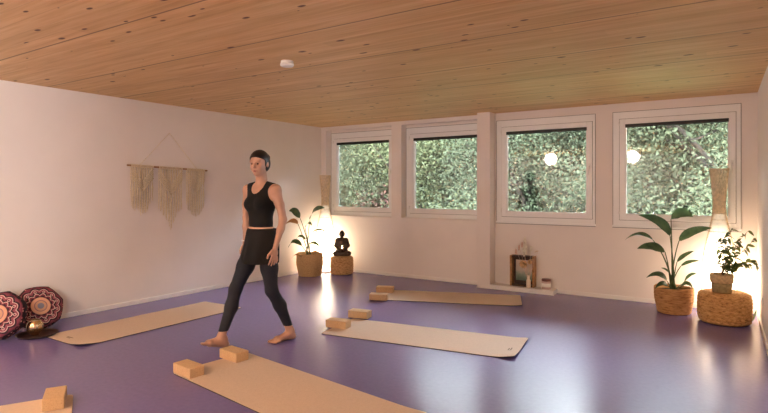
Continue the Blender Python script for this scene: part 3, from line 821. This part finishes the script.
# skirt over the leggings
F = Field((-.24, -.24, .68), (.26, .24, 1.06), .005)
sl, (x, y, z) = F._sub(F.lo, F.lo+F.h*F.n)
u = np.clip((1.03-z)/.31, 0, 1)
rf = .096+.067*u**.4; rl = .137+.052*u**.3
cf = -.012+.03*u*u
fold = .006*np.sin(np.arctan2(y, x-cf)*9)*u
q = np.sqrt(((x-cf)/rf)**2+(y/rl)**2); d = (q-1)*np.minimum(rf, rl)-fold
F.F = np.maximum(np.maximum(d, z-1.03), .722-z).astype(np.float32)
inner = np.maximum((np.sqrt(((x-cf)/(rf-.008))**2+(y/(rl-.008))**2)-1)*np.minimum(rf, rl)-fold, z-.86)
F.F = np.maximum(F.F, -inner).astype(np.float32)
F.mesh('skirt', 'black_cloth', person, twist)
# tank top
F = Field((-.18, -.20, 1.0), (.20, .20, 1.46), .004); tors(F, .006)
for s_ in (1, -1): F.cone((-.012, .055*s_, 1.405), (-.012, .125*s_, 1.385), .046, .050, .03)
F.cut(lambda x, y, z: 1.035-z)
F.ell((.060, 0, 1.440), (.13, .072, .105), .0, 'sub'); F.ell((-.08, 0, 1.47), (.10, .070, .10), 0, 'sub')
F.cone((-.01, 0, 1.40), (0, 0, 1.6), .062, .062, 0, 'sub')
for s_ in (1, -1): F.ell((-.005, .185*s_, 1.345), (.13, .072, .095), .0, 'sub')
F.mesh('tank_top', 'black_cloth', person, twist)
# pale waistband
F = Field((-.16, -.18, 1.0), (.16, .18, 1.07), .004)
F.ell((0, 0, 1.06), (.096, .131, .16), 0); F.cut(lambda x, y, z: np.maximum(1.022-z, z-1.043)); F.mesh('waistband', 'pale_band', person, twist)
# hair with a low bun
F = Field((-.20, -.13, 1.50), (.16, .13, 1.80), .004)
F.ell(H(.004, 0, 1.640), (.104, .082, .094), .01, rot=pit)
F.ell(H(-.03, 0, 1.60), (.075, .076, .08), .02, rot=pit)
fwd = pit @ Vector((1, 0, 0)); upv = pit @ Vector((0, 0, 1))
def hairline(x, y, z):
    a = (x-nk.x)*fwd.x+(z-nk.z)*fwd.z; b = (x-nk.x)*upv.x+(z-nk.z)*upv.z
    return np.minimum(a-.040+.45*np.maximum(.07-b, 0), .150-.65*np.maximum(.095-a, 0)-b)
F.cut(hairline); F.cut(lambda x, y, z: 1.535-z)
F.ell(H(-.100, 0, 1.648), (.042, .045, .042), .015, rot=pit)
F.mesh('hair', 'hair', person, twist)
for s_ in (1, -1):
    m = MB(); m.lathe([(.0001, -.008), (.006, -.005), (.008, 0), (.006, .005), (.0001, .008)], 12); o = m.build('eye', 'eye', person); tw_obj(o, H(.094, .029*s_, 1.619))
m = MB(); m.lathe([(.0001, -.020), (.005, -.012), (.0075, 0), (.005, .012), (.0001, .020)], 12); o = m.build('lips', 'lips', person); tw_obj(o, H(.1035, 0, 1.556), PI/2)
m = MB(); m.ring((0, 0, 0), .026, .005, 24, 6); o = m.build('bracelet', 'white_plastic', person); tw_obj(o, (.033, -.2245, .905))

# ------------------------------------------------------------------ seated statue
st = thing('meditation_statue', 'dark seated meditating statue holding a lit tealight on the seagrass pouf', 'statue', (.672, -.290, .2955), R(-50))
F = Field((-.18, -.18, -.01), (.18, .18, .46), .005)
F.ell((.0, 0, .03), (.11, .135, .03), .02)
for s_ in (1, -1):
    F.cone((-.03, .055*s_, .055), (.055, .115*s_, .045), .045, .032, .02); F.cone((.055, .115*s_, .045), (.095, -.01*s_, .040), .030, .022, .02)
    F.cone((-.005, .070*s_, .255), (-.012, .098*s_, .165), .036, .032, .015); F.cone((-.012, .098*s_, .165), (.060, .032*s_, .098), .030, .018, .015)
    F.ell((0, .042*s_, .352), (.008, .006, .022), .004)
F.ell((-.02, 0, .10), (.070, .090, .08), .03); F.ell((-.012, 0, .205), (.056, .082, .085), .03); F.cone((-.01, -.05, .265), (-.01, .05, .265), .028, .028, .02)
F.cone((-.01, 0, .27), (0, 0, .32), .022, .021, .01); F.ell((.002, 0, .350), (.046, .043, .054), .01)
F.ell((-.004, 0, .398), (.024, .024, .016), .010); F.cone((.040, 0, .358), (.046, 0, .345), .004, .006, .006); F.ell((.038, 0, .327), (.008, .012, .005), .005)
F.cut(lambda x, y, z: .001-z)
F.mesh('statue_body', 'stone_dark', st)
g = MB(); g.lathe([(.018, .108), (.024, .112), (.026, .13), (.022, .13), (.020, .118), (0, .118)], 24, c=(.078, 0, 0)); g.build('tealight_bowl', 'brass', st)
g = MB(); g.lathe([(0, .119), (.019, .119), (.019, .128), (0, .129)], 20, c=(.078, 0, 0)); g.build('candle', 'wax', st)
g = MB(); g.lathe([(0, .129), (.008, .138), (.010, .150), (.005, .166), (0, .176)], 12, c=(.078, 0, 0)); g.build('flame', 'flame', st)

# ------------------------------------------------------------------ cushions
def hept(q):
    a = (q % (2*PI/7))-PI/7
    return .45+.55*1.04*math.cos(PI/7)/math.cos(a)*1.03
def cushion(label, loc, rot):
    t = thing('meditation_cushion', label, 'cushion', loc, 0, 'mandala cushions by the left wall'); t.rotation_euler = rot
    def rad(q): return .212*(1+.035*math.cos(7*q))
    g = MB(); g.lathe([(0, .078), (.08, .074), (.15, .064), (.19, .052), (.205, .040)][::-1], 84, lambda r, z, q, i: (r*(1+(hept(q)-1)*(r/.2)**2), z))
    g.f = g.f[:-1] if False else g.f; g.build('cushion_face', 'mandala', t)
    g = MB(); g.lathe([(0, -.078), (.08, -.074), (.15, -.064), (.19, -.052), (.205, -.040)], 84, lambda r, z, q, i: (r*(1+(hept(q)-1)*(r/.2)**2), z)); g.build('cushion_back', 'mandala', t)
    g = MB(); g.lathe([(.205, -.040), (.214, -.02), (.216, 0), (.214, .02), (.205, .040)], 84, lambda r, z, q, i: (r*hept(q), z)); g.f = g.f[:-2]; g.sm = g.sm[:-2]; g.build('cushion_side', 'mandala_side', t)
    for zz in (-.040, .040):
        pts = [((.2055*hept(q))*math.cos(q), (.2055*hept(q))*math.sin(q), zz) for q in [2*PI*i/84 for i in range(85)]]
        MB().tube(pts, .004, 5, False).build('piping', 'mandala_side', t)
    return t
cA = cushion('mandala cushion leaning on the left wall right behind the brass tealight holder', onX(38.5, 308, .235), (0, 0, 0))
cB = cushion('mandala cushion cut off by the left edge of the picture', onX(1, 315.5, .36), (0, 0, 0))
def orient(o, nrm, spin=0):
    z = Vector(nrm).normalized(); q = z.to_track_quat('Z', 'Y'); o.rotation_euler = (q.to_matrix() @ Matrix.Rotation(spin, 3, 'Z')).to_euler()
orient(cA, (.90, -.12, .42), .2)
orient(cB, (.62, -.70, .34), .5)

# tray + brass tealight holder
t = thing('tray', 'dark round tray on the floor before the cushions', 'tray', (.50, -4.775, .0))
MB().lathe([(0, .002), (.12, .002), (.155, .008), (.172, .022), (.175, .024), (.170, .027), (.150, .014), (.11, .008), (0, .008)], 56).build('dish', 'tray_dark', t)
t.location = (.520, -4.765, 0)
t = thing('tealight_holder', 'round ribbed brass tealight holder standing on the dark tray', 'candle holder', (.495, -4.775, .0085))
MB().lathe([(0, 0), (.035, 0), (.036, .006), (.062, .022), (.077, .050), (.074, .080), (.056, .104), (.040, .112), (.037, .110), (.05, .098), (.066, .078), (.068, .05), (.05, .022), (0, .014)], 72,
    lambda r, z, q, i: (r*.9*(1+.045*math.cos(12*q)*math.sin(PI*min(1, z/.11))), z*1.3)).build('bowl', 'brass', t)
MB().lathe([(0, .0165), (.03, .0165), (.03, .032), (0, .033)], 20).build('tealight', 'wax', t)

# ------------------------------------------------------------------ ledge: shadow box frame, dried flowers, candle jar
fx0, fx1, fy0, fy1, fz0, fz1 = 3.432, 3.765, -.125, -.012, .061, .475
t = thing('picture_frame', 'deep bronze box frame with a botanical print leaning on the white ledge', 'frame', (fx0, fy0, fz0))
Wf, Df, Hf = fx1-fx0, fy1-fy0, fz1-fz0
MB().box(0, .030, 0, Df, 0, Hf).build('frame_side', 'gold_frame', t, .003); MB().box(Wf-.022, Wf, 0, Df, 0, Hf).build('frame_side', 'gold_frame', t, .003)
MB().box(.030, Wf-.022, 0, Df, 0, .025).build('frame_bottom', 'dark_wood', t, .003); MB().box(.030, Wf-.022, 0, Df, Hf-.025, Hf).build('frame_top', 'dark_wood', t, .003)
MB().box(.022, Wf-.022, Df-.012, Df-.002, .025, Hf-.025).build('back_board', 'dark_wood', t)
MB().box(.055, Wf-.055, Df-.018, Df-.0125, .07, Hf-.065).build('art_print', 'print_art', t)
vx, vy = 3.705, -.162
t = thing('flower_vase', 'small pale vase of dried flowers and a pale plume before the bronze frame', 'dried flowers', (vx, vy, .061))
MB().lathe([(0, .001), (.024, .001), (.029, .01), (.029, .10), (.016, .125), (.014, .16), (.017, .165), (.0135, .16), (.0145, .125), (.026, .10), (.026, .012), (0, .008)], 28).build('vase', 'wax', t)
o3 = Vector((vx, vy, .061))
def dstem(px, py, y, mt='straw', r=.0016):
    A = onY(px, py, y)-o3; MB().tube([(0, 0, .02), (A.x*.15, A.y*.2, .15), (A.x*.5, A.y*.6, A.z*.6), A], r, 5).build('dried_stem', mt, t); return A
A = dstem(524.5, 252, -.14)
g = MB()   # plume
top = onY(525, 238, -.14)-o3
for k in range(420):
    u = random.random(); p = A.lerp(top, u)-Vector((0, 0, .02)); wv = .030*(1-.6*u)
    q = p+Vector((random.uniform(-1, 1)*wv, random.uniform(-1, 1)*wv, random.uniform(.015, .045)))
    g.tube([p, (p+q)/2+Vector((0, 0, .004)), q], [.0024, .0020, .0008], 4, False)
blade(g, A-Vector((0, 0, .06)), A.lerp(top, .5)+Vector((.004, 0, 0)), top, .055, (1, .1, 0), .3, 8, .8)
blade(g, A-Vector((.01, 0, .07)), A.lerp(top, .4), top-Vector((.02, 0, .03)), .04, (1, -.3, 0), .3, 8, .8)
g.build('plume', 'plume', t)
for (px, py, y, rr) in ((523.5, 264, -.185, .062), (530, 262, -.18, .036)):
    A = dstem(px, py, y, 'straw')
    g = MB()
    for layer in range(4):
        for k in range(14):
            q = 2*PI*k/14+layer*.3; el = .15+layer*.35
            d = Vector((math.cos(q)*math.cos(el), -math.sin(el), math.sin(q)*math.cos(el)))
            blade(g, A, A+d*rr*.5+Vector((0, -.004, 0)), A+d*rr*(1-.12*layer), rr*.42, (-math.sin(q), 0, math.cos(q)), .3, 5, .7)
    g.build('dried_bloom', 'straw', t)
for (px, py, y, mt) in ((519, 246, -.13, 'dusty_pink'), (522, 243, -.12, 'dusty_pink'), (516, 250, -.15, 'dusty_pink'), (531, 247, -.14, 'plume')):
    A = dstem(px, py, y, mt); g = MB()
    for k in range(90):
        u = random.random(); p = A+Vector((random.uniform(-.006, .006), random.uniform(-.006, .006), -.06*u))
        q = p+Vector((random.uniform(-.012, .012), random.uniform(-.012, .012), random.uniform(.006, .022)))
        g.tube([p, q], [.0036, .0014], 4, False)
    g.build('dried_spike', mt, t)
for (px, py, y) in ((538, 251, -.15), (535, 256, -.18), (533, 259, -.17)):
    A = dstem(px, py, y, 'dusty_pink'); g = MB(); blade(g, A-Vector((.05, 0, .03)), A-Vector((.02, 0, .0)), A+Vector((.012, 0, .0)), .016, (.2, .8, .6), .2, 6); g.build('dried_leaf', 'straw', t)
t = thing('candle_jar', 'pale pink candle jar with a brown rim on the right end of the white ledge', 'candle', (3.925, -.105, .061))
MB().lathe([(0, .0), (.056, .0), (.058, .004), (.058, .105), (.054, .105)], 40).build('jar', 'label_pink', t)
MB().lathe([(.054, .105), (.060, .106), (.060, .130), (.056, .133), (0, .133)], 40).build('lid', 'lid_pink', t)
MB().lathe([(.0586, .03), (.0588, .03), (.0588, .08), (.0586, .08)], 40).build('jar_label', 'trim', t)

# ------------------------------------------------------------------ macrame wall hanging
t = thing('wall_hanging', 'cream macrame wall hanging of three fringed panels on a wooden stick', 'wall hanging', (.0, -3.003, 1.645))
oy, oz = -3.003, 1.645
def zdow(y): return (1.660+(1.628-1.660)*(y+3.56)/1.114)-oz
MB().tube([(.028, -3.575-oy, zdow(-3.575)), (.030, -3.0-oy, zdow(-3.0)+.002), (.028, -2.435-oy, zdow(-2.435))], .011, 10).build('dowel', 'dowel', t)
cp = [(.030, -3.42-oy, zdow(-3.42)+.010), (.012, -3.0-oy, 2.088-oz), (.030, -2.60-oy, zdow(-2.60)+.010)]
MB().tube(cp[:2], .0028, 6).tube(cp[1:], .0028, 6).ring((.010, -3.0-oy, 2.088-oz), .006, .002, 12, 5).build('hanging_cord', 'rope', t)
for (y0, y1, tips, ktype) in ((-3.535, -3.236, [(0, 1.20), (.3, 1.12), (.5, 1.07), (.7, 1.11), (1, 1.26)], 0), (-3.168, -2.823, [(0, 1.17), (.25, 1.05), (.5, .885), (.75, 1.05), (1, 1.13)], 1), (-2.765, -2.480, [(0, 1.16), (.35, 1.06), (.5, 1.01), (.75, 1.08), (1, 1.19)], 2)):
    pn = MB(); nS = 19
    def tip(u):
        for (a, za), (b, zb) in zip(tips, tips[1:]):
            if u <= b: return za+(zb-za)*(u-a)/(b-a)
        return tips[-1][1]
    for k in range(nS):
        u = (k+.5)/nS; y = y0+(y1-y0)*u; zt = zdow(y); zb = tip(u)-oz+random.uniform(-.035, .035)
        pts = []
        for i in range(9):
            v = i/8; pts.append((.024+.010*(k % 2)+random.uniform(-.003, .003), y-oy+random.uniform(-.004, .004)*(v > .1), zt+(zb-zt)*v))
        pn.tube(pts, [.0050]*8+[.0036], 5)
    pnl = pn.build('fringe_panel', 'rope', t)
    # knotted V and zigzag cords over the fringe
    kb = MB(); cyy = (y0+y1)/2; wd = (y1-y0)
    for rr in range(5):
        dz = .028*rr
        for s_ in (1, -1):
            kb.tube([(.040, cyy+s_*wd*.48-oy, zdow(cyy)-.03-dz), (.044, cyy+s_*wd*.25-oy, zdow(cyy)-.10-dz-.02*(ktype == 1)), (.044, cyy-oy, zdow(cyy)-.19-dz-.04*(ktype == 1))], .0055 if rr % 2 == 0 else .004, 6)
    for k in range(nS):
        u = (k+.5)/nS; y = y0+(y1-y0)*u; kb.ring((.029, 0, 0), .001, .001, 3, 3) if False else kb.box(.020, .046, y-oy-.0038, y-oy+.0038, zdow(y)-.016, zdow(y)+.015)
    kb.build('knot_pattern', 'rope', pnl)

# ------------------------------------------------------------------ outside: trees and ground
struct('ground_outside', MB().box(-25, 25, .31, 40, -3.2, -3.0), 'grass')
def tree(label, x, y, h, cr, seed, mi, nleaf=15000, spread=1.0, lsz=1.0):
    r_ = np.random.default_rng(seed); rd = random.Random(seed)
    t = thing('tree', label, 'tree', (x, y, -3.0), 0, 'leafy trees outside the windows')
    br = MB(); tips = []
    def branch(p, d, ln, r, lev):
        pts = [p]; rr = [r]; q = p
        for i in range(5):
            d = (d+Vector((rd.uniform(-.25, .25), rd.uniform(-.25, .25), rd.uniform(-.08, .2)))).normalized(); q = q+d*ln/5; pts.append(q); rr.append(r*(1-.12*(i+1)))
            if lev > 0: tips.append(q)
        br.tube(pts, rr, 6 if lev else 10)
        if lev < 3:
            for k in range(4 if lev else 8):
                a = rd.uniform(0, 2*PI); s0 = pts[rd.randint(2, 5)]
                dd = (d*.35+Vector((math.cos(a), math.sin(a), rd.uniform(.0, .6)))).normalized(); branch(s0, dd, ln*rd.uniform(.45, .62), r*.42, lev+1)
    branch(Vector((0, 0, 0)), Vector((0, 0, 1)), h*.62, .16, 0)
    br.build('trunk_and_branches', 'bark', t)
    tips = np.array([tuple(v) for v in tips])
    c = tips[r_.integers(0, len(tips), nleaf)]+r_.normal(0, .34, (nleaf, 3))*np.array((1, 1, .8))*spread
    s = r_.uniform(.035, .075, nleaf)[:, None]*lsz
    a = r_.normal(size=(nleaf, 3)); a /= np.linalg.norm(a, axis=1)[:, None]; b = np.cross(a, r_.normal(size=(nleaf, 3))); b /= np.linalg.norm(b, axis=1)[:, None]
    nn = np.cross(a, b)
    V = np.stack([c-a*s, c+b*s*.5+nn*s*.2, c+a*s, c-b*s*.5+nn*s*.2], 1).reshape(-1, 3)
    me = bpy.data.meshes.new('foliage'); me.vertices.add(len(V)); me.vertices.foreach_set('co', V.astype(np.float32).ravel())
    me.loops.add(nleaf*4); me.loops.foreach_set('vertex_index', np.arange(nleaf*4, dtype=np.int32)); me.polygons.add(nleaf); me.polygons.foreach_set('loop_start', np.arange(0, nleaf*4, 4, dtype=np.int32)); me.update(calc_edges=True)
    o = bpy.data.objects.new('foliage', me); C.objects.link(o); o.parent = t; me.materials.append(M['tree_leaf_%d' % mi])
tree('pale green leafy tree outside the leftmost window with thick branches showing', -4.2, 7.0, 7.4, 2.2, 11, 0, 42000, 1.1, .85)
tree('leafy tree outside the second window from the left', -1.0, 6.6, 7.2, 2.2, 12, 1, 42000, 1.1, .85)
tree('dense leafy tree outside behind the third window', 2.1, 6.4, 7.4, 2.2, 13, 2, 42000, 1.1, .85)
tree('dense leafy tree outside behind the right-hand window', 5.6, 6.2, 7.4, 2.2, 14, 0, 42000, 1.1, .85)
tree('yellowish green tree farther back outside, between the left windows', -2.9, 10.0, 8.6, 2.4, 15, 1, 34000, 1.5, 1.35)
tree('blue-green tree farther back outside, behind the third window', 1.0, 9.8, 8.6, 2.4, 16, 2, 34000, 1.5, 1.35)
tree('blue-green tree farther back outside, behind the right-hand window', 4.8, 9.6, 8.6, 2.4, 17, 2, 34000, 1.5, 1.35)
tree('pale tree farthest left outside', -7.4, 9.8, 8.6, 2.4, 18, 0, 34000, 1.5, 1.35)
tree('low reddish shrub outside below the second window', -2.6, 5.2, 4.2, 1.2, 19, 3, 9000, .6)

for i, (x, y) in enumerate(((-9.5, 12.5), (-6, 13), (-2.5, 12.6), (1, 13), (4.5, 12.5), (8, 12.8))):
    tree('tall distant tree outside, visible only in glimpses between the nearer crowns', x, y, 10.5, 3, 30+i, i % 3, 30000, 2.0, 2.1)
# ------------------------------------------------------------------ light
wd_ = bpy.data.worlds.new('world'); sc.world = wd_; wd_.use_nodes = True; nt = wd_.node_tree; nt.nodes.clear()
bg = nt.nodes.new('ShaderNodeBackground'); wo = nt.nodes.new('ShaderNodeOutputWorld'); nt.links.new(bg.outputs[0], wo.inputs[0])
tcw = nt.nodes.new('ShaderNodeTexCoord'); spw = nt.nodes.new('ShaderNodeSeparateXYZ'); nt.links.new(tcw.outputs['Generated'], spw.inputs[0])
rpw = nt.nodes.new('ShaderNodeValToRGB'); nt.links.new(spw.outputs[2], rpw.inputs[0])
rpw.color_ramp.elements[0].position = -.0; rpw.color_ramp.elements[0].color = (.90, .94, 1.0, 1); rpw.color_ramp.elements[1].position = .7; rpw.color_ramp.elements[1].color = (.78, .87, 1.0, 1)
nt.links.new(rpw.outputs[0], bg.inputs[0]); bg.inputs[1].default_value = 37.0
for (x0, x1, z0, z1, y) in ((.23, 1.31, 1.06, 2.18, .20), (1.765, 2.845, 1.06, 2.18, .20), (3.345, 4.42, 1.06, 2.18, .05), (4.874, 5.952, 1.06, 2.18, .05)):
    ld = bpy.data.lights.new('window_portal', 'AREA'); ld.shape = 'RECTANGLE'; ld.size = x1-x0; ld.size_y = z1-z0; ld.cycles.is_portal = True
    lo = bpy.data.objects.new('window_portal', ld); C.objects.link(lo); lo.location = ((x0+x1)/2, y+.02, (z0+z1)/2); lo.rotation_euler = (-PI/2, 0, 0)

ld = bpy.data.lights.new('window_portal', 'AREA'); ld.shape = 'RECTANGLE'; ld.size = 1.31; ld.size_y = 1.0; ld.cycles.is_portal = True  # portal for the added side window
lo = bpy.data.objects.new('window_portal', ld); C.objects.link(lo); lo.location = (rwx(-9)+.12, -9.0, 1.525); lo.rotation_euler = (0, PI/2, 0)
sc.view_settings.view_transform = 'Standard'; sc.view_settings.look = 'None'; sc.view_settings.gamma = 1
sc.view_settings.use_curve_mapping = False
sc.view_settings.exposure = 0.80
